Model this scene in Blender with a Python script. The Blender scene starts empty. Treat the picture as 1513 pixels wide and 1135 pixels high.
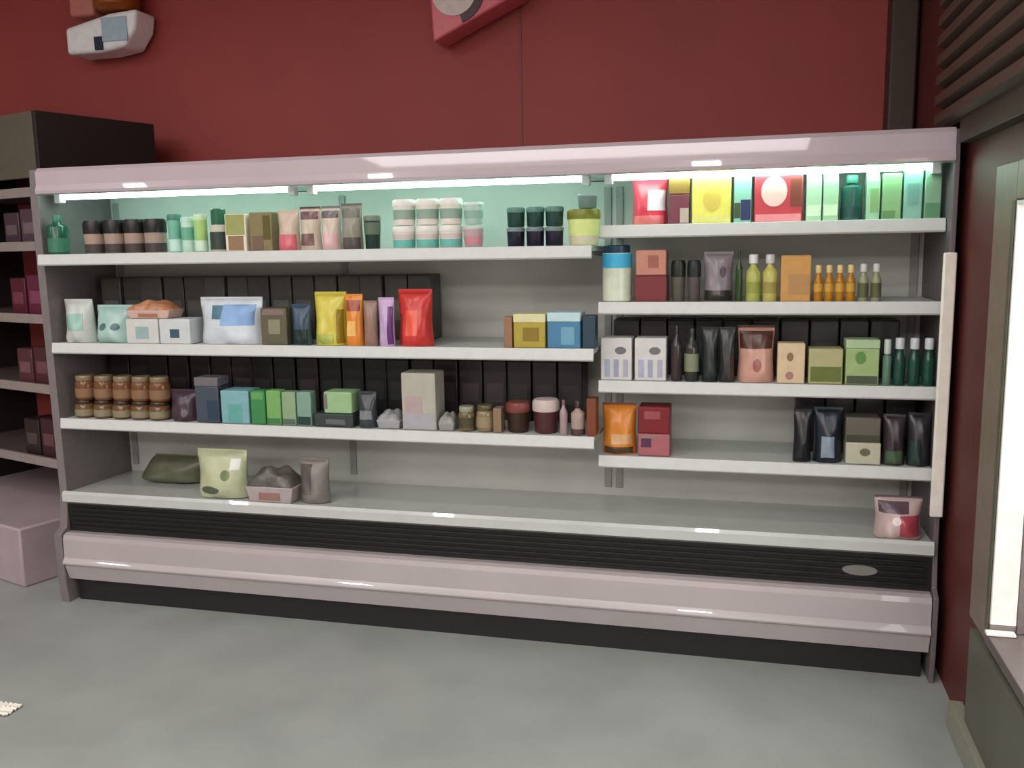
import bpy, bmesh, math, random
from mathutils import Vector, Matrix
random.seed(7)
COL = bpy.context.scene.collection
SC = bpy.context.scene

# ------------------------------------------------------------------ camera numbers
CAM = Vector((3.0615, -3.4772, 1.6273)); YAW, PIT, ROL, F = .2523, -.1508, -.0173, 1339.3
FW = Vector((-math.sin(YAW)*math.cos(PIT), math.cos(YAW)*math.cos(PIT), math.sin(PIT)))
R0 = Vector((math.cos(YAW), math.sin(YAW), 0)); U0 = R0.cross(FW)
RT = R0*math.cos(ROL) + U0*math.sin(ROL); UP = -R0*math.sin(ROL) + U0*math.cos(ROL)
def at(px, py, axis, val):
    d = FW + RT*((px-756.5)/F) - UP*((py-567.5)/F)
    return CAM + d*((val-CAM[axis])/d[axis])

# ------------------------------------------------------------------ materials
def lin(c):
    return tuple(((v/255)/12.92 if v/255 <= .04045 else ((v/255+.055)/1.055)**2.4) for v in c)
_M = {}
def M(rgb, rough=.45, metal=0., noise=.06, scale=25., bump=0., coat=0.):
    k = (tuple(rgb), rough, metal, noise, scale, bump, coat)
    if k in _M: return _M[k]
    m = bpy.data.materials.new('paint_%d_%d_%d' % tuple(rgb)); m.use_nodes = True
    nt = m.node_tree; b = nt.nodes['Principled BSDF']
    b.inputs['Roughness'].default_value = rough; b.inputs['Metallic'].default_value = metal
    b.inputs['Coat Weight'].default_value = coat
    tc = nt.nodes.new('ShaderNodeTexCoord'); n = nt.nodes.new('ShaderNodeTexNoise')
    n.inputs['Scale'].default_value = scale; n.inputs['Detail'].default_value = 3
    nt.links.new(tc.outputs['Object'], n.inputs['Vector'])
    r = nt.nodes.new('ShaderNodeValToRGB'); c = lin(rgb)
    r.color_ramp.elements[0].position = .3; r.color_ramp.elements[1].position = .7
    r.color_ramp.elements[0].color = (*[max(0, v*(1-noise)) for v in c], 1)
    r.color_ramp.elements[1].color = (*[min(1, v*(1+noise)) for v in c], 1)
    nt.links.new(n.outputs['Fac'], r.inputs['Fac']); nt.links.new(r.outputs['Color'], b.inputs['Base Color'])
    if bump:
        bp = nt.nodes.new('ShaderNodeBump'); bp.inputs['Strength'].default_value = bump; bp.inputs['Distance'].default_value = .004
        nt.links.new(n.outputs['Fac'], bp.inputs['Height']); nt.links.new(bp.outputs['Normal'], b.inputs['Normal'])
    _M[k] = m
    return m
def emit(rgb, s):
    m = bpy.data.materials.new('lamp_glow'); m.use_nodes = True
    b = m.node_tree.nodes['Principled BSDF']; b.inputs['Base Color'].default_value = (.8, .8, .8, 1)
    b.inputs['Emission Color'].default_value = (*lin(rgb), 1); b.inputs['Emission Strength'].default_value = s
    return m
def glass():
    m = bpy.data.materials.new('clear_glass'); m.use_nodes = True
    b = m.node_tree.nodes['Principled BSDF']; b.inputs['Base Color'].default_value = (1, 1, 1, 1)
    b.inputs['Roughness'].default_value = .02; b.inputs['Transmission Weight'].default_value = 1; b.inputs['IOR'].default_value = 1.02
    return m

# ------------------------------------------------------------------ mesh helpers
def finish(name, bm, mat, parent=None, bevel=0., seg=2, angle=38, smooth=True):
    bmesh.ops.recalc_face_normals(bm, faces=bm.faces[:])
    me = bpy.data.meshes.new(name); bm.to_mesh(me); bm.free()
    me.materials.append(mat)
    o = bpy.data.objects.new(name, me); COL.objects.link(o)
    if parent: o.parent = parent
    if smooth:
        me.polygons.foreach_set('use_smooth', [True]*len(me.polygons))
        me.set_sharp_from_angle(angle=math.radians(angle))
    if bevel:
        b = o.modifiers.new('bevel', 'BEVEL'); b.width = bevel; b.segments = seg; b.limit_method = 'ANGLE'
    return o
def box(bm, x0, x1, y0, y1, z0, z1):
    v = [bm.verts.new(p) for p in ((x0,y0,z0),(x1,y0,z0),(x1,y1,z0),(x0,y1,z0),(x0,y0,z1),(x1,y0,z1),(x1,y1,z1),(x0,y1,z1))]
    for f in ((0,1,2,3),(4,5,6,7),(0,1,5,4),(1,2,6,5),(2,3,7,6),(3,0,4,7)): bm.faces.new([v[i] for i in f])
def prism(bm, prof, x0, x1):                      # (y, z) outline pulled along x
    a = [bm.verts.new((x0, y, z)) for y, z in prof]; b = [bm.verts.new((x1, y, z)) for y, z in prof]
    n = len(prof); bm.faces.new(a); bm.faces.new(b)
    for i in range(n): bm.faces.new((a[i], a[(i+1) % n], b[(i+1) % n], b[i]))
def lathe(bm, prof, seg=24, cx=0, cy=0, closed=True):     # (radius, z)
    rings = []
    for r, z in prof:
        rings.append([bm.verts.new((cx+r*math.cos(2*math.pi*i/seg), cy+r*math.sin(2*math.pi*i/seg), z)) for i in range(seg)])
    for a, b in zip(rings, rings[1:]):
        for i in range(seg): bm.faces.new((a[i], a[(i+1) % seg], b[(i+1) % seg], b[i]))
    if closed: bm.faces.new(rings[0]); bm.faces.new(rings[-1])
def tube(bm, p, q, r, seg=12):
    p, q = Vector(p), Vector(q); d = (q-p).normalized()
    a = d.orthogonal().normalized(); b = d.cross(a)
    A = [bm.verts.new(p+(a*math.cos(t)+b*math.sin(t))*r) for t in [2*math.pi*i/seg for i in range(seg)]]
    B = [bm.verts.new(q+(a*math.cos(t)+b*math.sin(t))*r) for t in [2*math.pi*i/seg for i in range(seg)]]
    for i in range(seg): bm.faces.new((A[i], A[(i+1) % seg], B[(i+1) % seg], B[i]))
    bm.faces.new(A); bm.faces.new(B)
def tag(o, label=None, cat=None, group=None, kind=None):
    if label: o['label'] = label
    if cat: o['category'] = cat
    if group: o['group'] = group
    if kind: o['kind'] = kind
    return o
def empty(name, loc, rz=0):
    o = bpy.data.objects.new(name, None); o.empty_display_size = .05; COL.objects.link(o)
    o.location = loc; o.rotation_euler = (0, 0, rz)
    return o
def copy_tree(o, parent=None):
    c = o.copy(); COL.objects.link(c)
    if parent: c.parent = parent
    for ch in list(o.children): copy_tree(ch, c)
    return c
def bx(name, mat, parent, *dims, bevel=.002):
    bm = bmesh.new(); box(bm, *dims); return finish(name, bm, mat, parent, bevel)

# ------------------------------------------------------------------ the room
XW, YB, ZC = 3.80, 1.20, 3.45
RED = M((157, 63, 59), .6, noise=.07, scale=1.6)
bm = bmesh.new(); box(bm, -4.1, XW+.1, -9.1, YB+.1, -.1, 0)
tag(finish('floor', bm, M((150, 154, 150), .38, noise=.09, scale=3.0), smooth=False), kind='structure')
bm = bmesh.new(); box(bm, -4.1, XW+.1, -9.1, YB+.1, ZC, ZC+.1)
tag(finish('ceiling', bm, M((205, 202, 196), .8), smooth=False), kind='structure')
bm = bmesh.new(); box(bm, -4.1, XW+.1, YB, YB+.1, 0, ZC)
tag(finish('wall_back', bm, RED, smooth=False), kind='structure')
bm = bmesh.new(); box(bm, -4.1, -4.0, -9.0, YB, 0, ZC)
tag(finish('wall_left', bm, M((165, 150, 145), .7), smooth=False), kind='structure')
bm = bmesh.new(); box(bm, -4.0, XW, -9.1, -9.0, 0, ZC)
tag(finish('wall_front', bm, M((165, 150, 145), .7), smooth=False), kind='structure')
WY0, WY1, WZ0, WZ1 = -2.3, -.64, .46, 1.73        # window opening in the right wall
bm = bmesh.new()
box(bm, XW, XW+.1, -9.0, WY0, 0, ZC); box(bm, XW, XW+.1, WY1, YB, 0, ZC)
box(bm, XW, XW+.1, WY0, WY1, 0, WZ0); box(bm, XW, XW+.1, WY0, WY1, WZ1, ZC)
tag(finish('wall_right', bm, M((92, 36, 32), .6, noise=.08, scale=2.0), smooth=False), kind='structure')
# joint lines and corner post of the red wall
bm = bmesh.new(); box(bm, 1.925, 1.937, YB-.003, YB, 2.02, ZC)
tag(finish('trim_1', bm, M((128, 46, 46), .5)), kind='structure')
bm = bmesh.new(); box(bm, XW-.13, XW-.01, YB-.13, YB-.001, 0.001, ZC-.001)
tag(finish('trim_2', bm, M((62, 46, 36), .5), bevel=.012), kind='structure')
# dado panel under the window and skirting
OL = M((92, 92, 80), .5, noise=.1, scale=5)
bm = bmesh.new(); box(bm, XW-.03, XW-.001, -8.9, -.50, .10, WZ0-.045)
tag(finish('trim_3', bm, OL, bevel=.004), kind='structure')
bm = bmesh.new(); box(bm, XW-.05, XW-.001, -8.9, -.36, .001, .098)
tag(finish('baseboard_right', bm, M((140, 138, 124), .45), bevel=.006), kind='structure')
# window
win = empty('window_1', (XW, (WY0+WY1)/2, WZ0)); tag(win, kind='structure')
def wpart(name, mat, *d, bevel=.003):
    o = bx(name, mat, None, *d, bevel=bevel); o.parent = win; o.matrix_parent_inverse = Matrix.Translation(win.location).inverted(); return o
TP = M((128, 112, 98), .5)
bm = bmesh.new()
box(bm, XW-.012, XW-.001, WY1+.002, WY1+.23, WZ0-.04, WZ1+.11); box(bm, XW-.012, XW-.001, WY0-.10, WY0-.002, WZ0-.04, WZ1+.11)
box(bm, XW-.012, XW-.001, WY0-.002, WY1+.002, WZ1+.002, WZ1+.11)
o = finish('window_frame', bm, TP, None, .003); o.parent = win; o.matrix_parent_inverse = Matrix.Translation(win.location).inverted()
WJ = M((246, 244, 238), .4)
bm = bmesh.new(); box(bm, XW-.011, XW+.06, WY1-.012, WY1-.0005, WZ0+.03, WZ1-.0005); box(bm, XW-.011, XW+.06, WY0+.0005, WY0+.012, WZ0+.006, WZ1-.0005)
box(bm, XW-.011, XW+.06, WY0+.013, WY1-.013, WZ1-.012, WZ1-.0005)
o = finish('window_jamb', bm, WJ, None, .002); o.parent = win; o.matrix_parent_inverse = Matrix.Translation(win.location).inverted()
wpart('outer_jamb', M((112, 100, 98), .7), XW+.061, XW+.1, WY1-.012, WY1-.0005, WZ0+.006, WZ1-.0005)
wpart('bottom_rail', M((120, 112, 108), .5), XW-.011, XW+.06, WY1-.012, WY1-.0005, WZ0+.006, WZ0+.029)
wpart('jamb_seal', M((92, 90, 74), .5), XW-.016, XW-.0125, WY1-.001, WY1+.03, WZ0+.006, WZ1)
wpart('sill_trim', M((244, 242, 236), .3), XW-.026, XW+.054, WY1-.040, WY1-.013, WZ0+.005, WZ0+.016)
wpart('window_sill', M((104, 92, 90), .5), XW-.022, XW+.1, WY0+.012, WY1-.004, WZ0-.03, WZ0+.004)
wpart('pane', glass(), XW+.055, XW+.059, WY0+.013, WY1-.013, WZ0+.006, WZ1-.013)
bm = bmesh.new(); box(bm, XW+1.1, XW+1.3, -4.0, 3.5, -.1, 1.02)
tag(finish('wall_outside', bm, M((112, 100, 98), .8), smooth=False), kind='structure')
bm = bmesh.new(); box(bm, XW+.1, XW+1.1, -4.0, 3.5, -.1, -.02)
tag(finish('ground_outside', bm, M((150, 146, 142), .8), smooth=False), kind='structure')

# slatted dark panel above the window
sp = empty('slatted_panel', (XW, -1.1, 2.02)); tag(sp, 'dark brown slatted wall panel on the right wall above the window', 'wall panel')
bm = bmesh.new(); box(bm, -.045, -.002, -1.6, 1.36, 0, 1.40); finish('backing_board', bm, M((52, 42, 34), .6), sp, .002)
bx('lower_board', M((56, 45, 36), .6), sp, -.05, -.002, -1.6, 1.04, -.075, -.001)
bm = bmesh.new()
for i in range(20):
    z = .01+i*.0695; v = [(-.046, z), (-.075, z+.012), (-.075, z+.045), (-.046, z+.052)]
    a = [bm.verts.new((x, -1.6, zz)) for x, zz in v]; b = [bm.verts.new((x, 1.36, zz)) for x, zz in v]
    bm.faces.new(a); bm.faces.new(b)
    for k in range(4): bm.faces.new((a[k], a[(k+1) % 4], b[(k+1) % 4], b[k]))
finish('slats', bm, M((82, 68, 58), .5), sp)

# ------------------------------------------------------------------ refrigerated display case
W = 3.75; D = 2.5; BK = .92
STEEL = M((194, 197, 190), .45, noise=.06, scale=5)
WHITE = M((208, 210, 208), .4, noise=.03)
BLACK = M((14, 14, 15), .5)
case = empty('refrigerated_display_case', (0, 0, 0))
tag(case, 'long open grey refrigerated grocery case standing along the red back wall', 'display case')
bm = bmesh.new(); box(bm, 0, W, .47, BK, .10, 1.895); finish('back_panel', bm, STEEL, case, .002)
bm = bmesh.new(); box(bm, .0, W, .02, BK, .11, .44); finish('base_body', bm, M((70, 70, 70), .5), case)
bm = bmesh.new(); prism(bm, [(-.034, .488), (-.034, .524), (-.024, .536), (-.016, .536), (-.012, .524), (.468, .512), (.468, .45), (.0, .47)], .002, W-.002)
deck = finish('deck_shelf', bm, M((190, 194, 190), .3, noise=.05, scale=6, coat=.6), case, smooth=False)
bm = bmesh.new()
box(bm, .0, W, .0, .018, .335, .47)
for i in range(5): box(bm, .02, W-.02, -.008, .002, .355+i*.022, .365+i*.022)
gr = finish('air_grille', bm, BLACK, case, .0015)
bm = bmesh.new()
vs = [bm.verts.new((3.50+.062*math.cos(t), -.010, .405+.020*math.sin(t))) for t in [2*math.pi*i/28 for i in range(28)]]
vb = [bm.verts.new((v.co.x, -.001, v.co.z)) for v in vs]
bm.faces.new(vs); bm.faces.new(vb)
for i in range(28): bm.faces.new((vs[i], vs[(i+1) % 28], vb[(i+1) % 28], vb[i]))
tag(finish('badge', bm, M((120, 118, 110), .35), gr), 'small oval grey badge at the right end of the black grille')
# bumper panel: flat upper face, rounded rail, tucked-in lower face
prof = [(.015, .338), (-.03, .338), (-.050, .330), (-.056, .31), (-.058, .225)]
for e in (36.5, 35, 33.5, 32, 30.5):                # shallow rounded ledge
    t = math.radians(e); prof.append((prof[-1][0]-.0055*math.sin(t), prof[-1][1]-.0055*math.cos(t)))
prof += [(-.072, .196), (-.058, .185), (-.052, .165), (-.036, .115), (.015, .105)]
bm = bmesh.new(); prism(bm, prof, .004, W-.004)
finish('bumper_panel', bm, M((176, 167, 168), .3, noise=.03, scale=4, coat=.9), case, angle=8)
bx('kickplate', M((26, 25, 25), .5), case, .02, W-.02, .0, .03, 0.0, .104)
for side, x0 in (('left', -.04), ('right', W)):
    pr = [(BK, 0), (-.045, 0), (-.06, .11), (-.062, .335), (-.02, .36), (.0, .50), (.0, .60), (-.01, 1.86), (-.002, 2.0), (BK, 2.0)]
    bm = bmesh.new(); prism(bm, pr, x0, x0+(.04 if side == 'left' else .018))
    e = finish('end_panel', bm, M((104, 95, 96), .45) if side == 'right' else M((120, 112, 112), .4), case, .003)
    if side == 'right':
        bm = bmesh.new(); box(bm, x0-.022, x0+.022, -.03, -.0105, .63, 1.58)
        tag(finish('edge_trim', bm, M((236, 230, 218), .25), e, .006), 'glossy upright edge strip, cream white standing in for daylight glare')  # strip coloured cream white in place of daylight glare on the panel edge
# canopy
bm = bmesh.new()
prism(bm, [(.0, 1.888), (-.018, 1.893), (-.020, 1.905), (-.0105, 1.930), (-.008, 1.99), (.006, 2.006), (BK, 2.006), (BK, 1.905), (.025, 1.905), (.02, 1.888)], -.002, W+.002)
can = finish('canopy', bm, M((190, 174, 180), .35, noise=.03, scale=4, coat=.7), case, smooth=False)
bm = bmesh.new(); box(bm, .002, W-.002, .026, .468, 1.898, 1.904); finish('light_housing', bm, WHITE, can)
GLOW = emit((205, 255, 240), 14.0)
for k in range(3):
    bm = bmesh.new(); tube(bm, (.06+1.25*k, .075, 1.882), (1.19+1.25*k, .075, 1.882), .013)
    t = finish('lamp_tube', bm, GLOW, can)
    for xx in (.03+1.25*k, 1.192+1.25*k):
        bm = bmesh.new(); box(bm, xx, xx+.03, .055, .095, 1.855, 1.90); finish('lamp_holder', bm, WHITE, t, .003)
# shelves
SH = {}
def shelf(key, x0, x1, yf, zl, back=.458):
    zt = zl+.05
    bm = bmesh.new(); box(bm, x0, x1, yf+.012, back, zt-.022, zt-.004)
    s = finish('shelf', bm, M((190, 194, 190), .4, noise=.05, scale=6), case, .002)
    bm = bmesh.new(); prism(bm, [(yf, zl), (yf-.006, zl+.006), (yf, zt), (yf+.011, zt), (yf+.011, zl)], x0, x1)
    finish('price_rail', bm, WHITE, s, .0015)
    for bx_ in [x0+.02, (x0+x1)/2, x1-.03] if x1-x0 > 1.5 else [x0+.02, x1-.03]:
        bm = bmesh.new(); prism(bm, [(back-.002, zt-.024), (yf+.10, zt-.024), (yf+.10, zt-.034), (back-.002, zt-.052)], bx_, bx_+.006)
        finish('bracket', bm, STEEL, s)
    SH[key] = (yf, zt-.0025)
shelf('L1', .003, D-.004, -.045, 1.5765); shelf('L2', .003, D-.004, -.009, 1.1778); shelf('L3', .003, D-.004, .0, .8257)
shelf('R1', D+.004, W-.003, .067, 1.651); shelf('R2', D+.004, W-.003, .067, 1.3551)
shelf('R3', D+.004, W-.003, .067, 1.0434); shelf('R4', D+.004, W-.003, .067, .7384)
SH['DK'] = (-.018, .527)
# slotted uprights on the back panel
for xx in (.02, 1.235, D-.03, D+.02, W-.05):
    bm = bmesh.new(); box(bm, xx, xx+.03, .459, .4715, .55, 1.87)
    finish('upright', bm, M((150, 152, 148), .4), case, .002)

# ------------------------------------------------------------------ goods
def patch(parent, name, rgb, x0, x1, z0, z1, y=-.0015, round_=False, label=None, rough=.4):
    bm = bmesh.new()
    if round_:
        cx, cz, rx, rz = (x0+x1)/2, (z0+z1)/2, (x1-x0)/2, (z1-z0)/2
        a = [bm.verts.new((cx+rx*math.cos(t), y, cz+rz*math.sin(t))) for t in [2*math.pi*i/24 for i in range(24)]]
        b = [bm.verts.new((v.co.x, y+.003, v.co.z)) for v in a]
        bm.faces.new(a); bm.faces.new(b)
        for i in range(24): bm.faces.new((a[i], a[(i+1) % 24], b[(i+1) % 24], b[i]))
    else: box(bm, x0, x1, y, y+.003, z0, z1)
    o = finish(name, bm, M(rgb, rough), parent)
    if label: o['label'] = label
    return o

def carton(name, w, h, d, rgb, patches=(), top=None, lid=None, rough=.42):
    """printed carton: bevelled body, tucked lid flap, printed fields"""
    r = empty(name, (0, 0, 0))
    lh = h*(lid[1] if lid else 0)
    bm = bmesh.new(); box(bm, -w/2, w/2, 0, d, 0, h-lh); finish('carton_body', bm, M(rgb, rough), r, min(.004, w*.06))
    if lid:
        bm = bmesh.new(); box(bm, -w/2-.001, w/2+.001, -.001, d+.001, h-lh, h); finish('lid', bm, M(lid[0], rough), r, min(.004, w*.06))
    else:
        bm = bmesh.new(); box(bm, -w/2+.003, w/2-.003, .004, d-.004, h, h+.0015); finish('top_flap', bm, M(top or rgb, rough), r)
    for p in patches:
        nm, c, a, b, e, f = p[:6]
        patch(r, nm, c, -w/2+w*a, -w/2+w*b, h*e, h*f, round_=len(p) > 6 and p[6])
    return r

def gable(name, w, h, d, rgb, patches=(), cap=None):
    r = empty(name, (0, 0, 0)); hb = h*.76
    bm = bmesh.new()
    b = [bm.verts.new(p) for p in ((-w/2,0,0),(w/2,0,0),(w/2,d,0),(-w/2,d,0))]
    t = [bm.verts.new(p) for p in ((-w/2,0,hb),(w/2,0,hb),(w/2,d,hb),(-w/2,d,hb))]
    k = [bm.verts.new(p) for p in ((-w/2,d/2-.004,h*.93),(w/2,d/2-.004,h*.93),(w/2,d/2+.004,h*.93),(-w/2,d/2+.004,h*.93))]
    for A, B in ((b, t), (t, k)):
        for i in range(4): bm.faces.new((A[i], A[(i+1) % 4], B[(i+1) % 4], B[i]))
    bm.faces.new(b); bm.faces.new(k)
    finish('carton_body', bm, M(rgb, .4), r, .002)
    bm = bmesh.new(); box(bm, -w/2, w/2, d/2-.003, d/2+.003, h*.925, h); finish('gable_ridge', bm, M(rgb, .4), r, .001)
    for p in patches:
        nm, c, x0, x1, z0, z1 = p[:6]
        patch(r, nm, c, -w/2+w*x0, -w/2+w*x1, hb*z0, hb*z1, round_=len(p) > 6 and p[6])
    if cap:
        bm = bmesh.new(); lathe(bm, [(.014, hb+.02), (.014, h*.9), (.012, h*.92)], 14, 0, d*.22); finish('cap', bm, M(cap, .35), r)
    return r

def bag(name, w, h, d, rgb, patches=(), seal=None, seed=0, rough=.3, lean=0.0, slump=0.0):
    """stand-up pouch: full at the foot, flat and crimped at the top"""
    rnd = random.Random(seed); r = empty(name, (0, 0, 0)); nx, nz = 12, 14
    ph = [rnd.uniform(0, 6.28) for _ in range(6)]
    def S(u, v, side, off=0.):
        prof = (max(0, 1-v**2.2))**.7*(.80+.2*min(1, v/.12))
        e = max(0, 1-(abs(2*u-1))**3.2)
        th = d*.5*prof*(.10+.90*e)+.0015
        wr = .05*d*(math.sin(7*u+ph[0])*math.sin(9*v+ph[1])+.6*math.sin(15*u+ph[2]+6*v))*prof*e
        ww = w*(1-.07*math.sin(math.pi*v)**2)
        x = (u-.5)*ww + slump*w*v*v
        return Vector((x, d/2-side*(th+wr+off)+lean*v*d, h*.96*v))
    bm = bmesh.new(); G = {}
    for s in (1, -1):
        for i in range(nx+1):
            for j in range(nz+1):
                G[s, i, j] = bm.verts.new(S(i/nx, j/nz, s))
        for i in range(nx):
            for j in range(nz): bm.faces.new((G[s,i,j], G[s,i+1,j], G[s,i+1,j+1], G[s,i,j+1]))
    for i in range(nx):
        bm.faces.new((G[1,i,0], G[1,i+1,0], G[-1,i+1,0], G[-1,i,0])); bm.faces.new((G[1,i,nz], G[1,i+1,nz], G[-1,i+1,nz], G[-1,i,nz]))
    for j in range(nz):
        bm.faces.new((G[1,0,j], G[1,0,j+1], G[-1,0,j+1], G[-1,0,j])); bm.faces.new((G[1,nx,j], G[1,nx,j+1], G[-1,nx,j+1], G[-1,nx,j]))
    finish('bag_body', bm, M(rgb, rough), r, angle=60)
    bm = bmesh.new(); y = d/2+lean*d; n = 16; x0, x1 = -w*.5+slump*w, w*.5+slump*w
    fr = [bm.verts.new((x0+(x1-x0)*i/n, y-.002-.0008*(i % 2), z)) for z in (h*.945, h) for i in range(n+1)]
    bk = [bm.verts.new((x0+(x1-x0)*i/n, y+.002-.0008*(i % 2), z)) for z in (h*.945, h) for i in range(n+1)]
    for i in range(n):
        bm.faces.new((fr[i], fr[i+1], fr[n+2+i], fr[n+1+i])); bm.faces.new((bk[i], bk[i+1], bk[n+2+i], bk[n+1+i]))
        bm.faces.new((fr[n+1+i], fr[n+2+i], bk[n+2+i], bk[n+1+i])); bm.faces.new((fr[i], fr[i+1], bk[i+1], bk[i]))
    bm.faces.new((fr[0], fr[n+1], bk[n+1], bk[0])); bm.faces.new((fr[n], fr[2*n+1], bk[2*n+1], bk[n]))
    finish('top_seal', bm, M(seal or rgb, rough), r)
    for p in patches:
        nm, c, a, b, e, f = p[:6]; rd = len(p) > 6 and p[6]
        bm = bmesh.new(); k = 8; Q = {}
        for i in range(k+1):
            for j in range(k+1):
                s, t = i/k*2-1, j/k*2-1
                if rd: s, t = s*math.sqrt(1-t*t/2), t*math.sqrt(max(0, 1-(i/k*2-1)**2/2))
                u, v = (a+b)/2+s*(b-a)/2, (e+f)/2+t*(f-e)/2
                Q[0,i,j] = bm.verts.new(S(u, v, 1, .0016)); Q[1,i,j] = bm.verts.new(S(u, v, 1, -.001))
        for i in range(k):
            for j in range(k):
                for q in (0, 1): bm.faces.new((Q[q,i,j], Q[q,i+1,j], Q[q,i+1,j+1], Q[q,i,j+1]))
        for i in range(k):
            for j0 in (0, k):
                bm.faces.new((Q[0,i,j0], Q[0,i+1,j0], Q[1,i+1,j0], Q[1,i,j0])); bm.faces.new((Q[0,j0,i], Q[0,j0,i+1], Q[1,j0,i+1], Q[1,j0,i]))
        finish(nm, bm, M(c, rough), r, angle=60)
    return r

def tub(name, w, h, rgb, lid=None, band=None, taper=.86, lidh=.12, foot=None):
    """round plastic tub with overhanging lid and a printed band"""
    r = empty(name, (0, 0, 0)); R = w/2; hb = h*(1-lidh)
    f = lambda z: R*.96*(taper+(1-taper)*z/hb)
    bm = bmesh.new(); lathe(bm, [(f(0)*.9, 0), (f(0), .004), (f(hb), hb)], 28, 0, R); finish('tub_body', bm, M(rgb, .4), r)
    bm = bmesh.new(); L = h-hb
    lathe(bm, [(R*.985, hb-L*.35), (R, hb-L*.2), (R, h-L*.45), (R*.96, h-L*.2), (R*.88, h-L*.2), (R*.86, h-L*.05), (R*.2, h)], 28, 0, R)
    finish('lid', bm, M(lid or rgb, .38), r)
    if band:
        z0, z1 = hb*band[1], hb*band[2]
        bm = bmesh.new(); lathe(bm, [(f(z0)-.001, z0), (f(z0)+.0012, z0), (f(z1)+.0012, z1), (f(z1)-.001, z1)], 28, 0, R); finish('label_band', bm, M(band[0], .45), r)
    if foot:
        z1 = hb*foot[1]
        bm = bmesh.new(); lathe(bm, [(f(.006)-.001, .006), (f(.006)+.0016, .006), (f(z1)+.0016, z1), (f(z1)-.001, z1)], 28, 0, R); finish('lower_band', bm, M(foot[0], .45), r)
    return r

def bottle(name, w, h, rgb, cap, band=None, shoulder=.62, neck=.38, capw=.42, caph=.13):
    r = empty(name, (0, 0, 0)); R = w/2*.97
    hs, hc = h*shoulder, h*(1-caph)
    bm = bmesh.new()
    pf = [(R*.88, 0), (R, .006), (R, hs)]
    for k in range(1, 7):
        t = k/6; pf.append((R+(R*neck-R)*(t*t*(3-2*t)), hs+(hc*.96-hs)*t))
    pf.append((R*neck, hc+h*.01))
    lathe(bm, pf, 26, 0, R); finish('bottle_body', bm, M(rgb, .22), r)
    bm = bmesh.new(); c = R*capw
    lathe(bm, [(c*.98, hc-.002), (c, hc+.004), (c, h-.004), (c*.86, h)], 20, 0, R); finish('cap', bm, M(cap, .35), r)
    if band:
        z0, z1 = hs*band[1], hs*band[2]
        bm = bmesh.new(); lathe(bm, [(R-.001, z0), (R+.0012, z0), (R+.0012, z1), (R-.001, z1)], 26, 0, R); finish('label_band', bm, M(band[0], .45), r)
    return r

def jar(name, w, h, rgb, lid, band=None):
    r = empty(name, (0, 0, 0)); R = w/2*.96; hl = h*.80
    bm = bmesh.new(); lathe(bm, [(R*.85, 0), (R*.97, .005), (R, h*.06), (R, hl*.84), (R*.93, hl*.93), (R*.8, hl)], 24, 0, R); finish('jar_body', bm, M(rgb, .15), r)
    bm = bmesh.new(); lathe(bm, [(R*.86, hl-.002), (R*.9, hl+.002), (R*.9, h-.004), (R*.84, h)], 24, 0, R); finish('lid', bm, M(lid, .3), r)
    if band:
        z0, z1 = hl*band[1], hl*band[2]
        bm = bmesh.new(); lathe(bm, [(R-.001, z0), (R+.0012, z0), (R+.0012, z1), (R-.001, z1)], 24, 0, R); finish('label_band', bm, M(band[0], .5), r)
    return r

def tray(name, w, h, d, rgb, fill, film=None):
    """shallow tray with lumpy contents under film"""
    r = empty(name, (0, 0, 0)); t = h*.45
    bm = bmesh.new()
    o = [(-w/2*.86, .06*d, 0), (w/2*.86, .06*d, 0), (w/2*.86, .94*d, 0), (-w/2*.86, .94*d, 0)]
    q = [(-w/2, 0, t), (w/2, 0, t), (w/2, d, t), (-w/2, d, t)]
    A = [bm.verts.new(p) for p in o]; B = [bm.verts.new(p) for p in q]
    bm.faces.new(A); bm.faces.new(B)
    for i in range(4): bm.faces.new((A[i], A[(i+1) % 4], B[(i+1) % 4], B[i]))
    finish('tray', bm, M(rgb, .4), r, .004)
    bm = bmesh.new(); n = 14; G = {}
    for i in range(n+1):
        for j in range(n+1):
            u, v = i/n, j/n; e = (1-abs(2*u-1)**3)*(1-abs(2*v-1)**3)
            z = t+(h-t)*max(0, e)**.6*(.8+.2*math.sin(11*u)*math.cos(9*v))
            G[i, j] = bm.verts.new(((u-.5)*w*.96, d*.02+v*d*.96, z))
    for i in range(n):
        for j in range(n): bm.faces.new((G[i,j], G[i+1,j], G[i+1,j+1], G[i,j+1]))
    finish('contents', bm, M(fill, .3, noise=.35, scale=30), r, angle=70)
    if film: patch(r, 'label', film, -w*.22, w*.22, t*.2, t*.9, y=.003)
    return r

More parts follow.
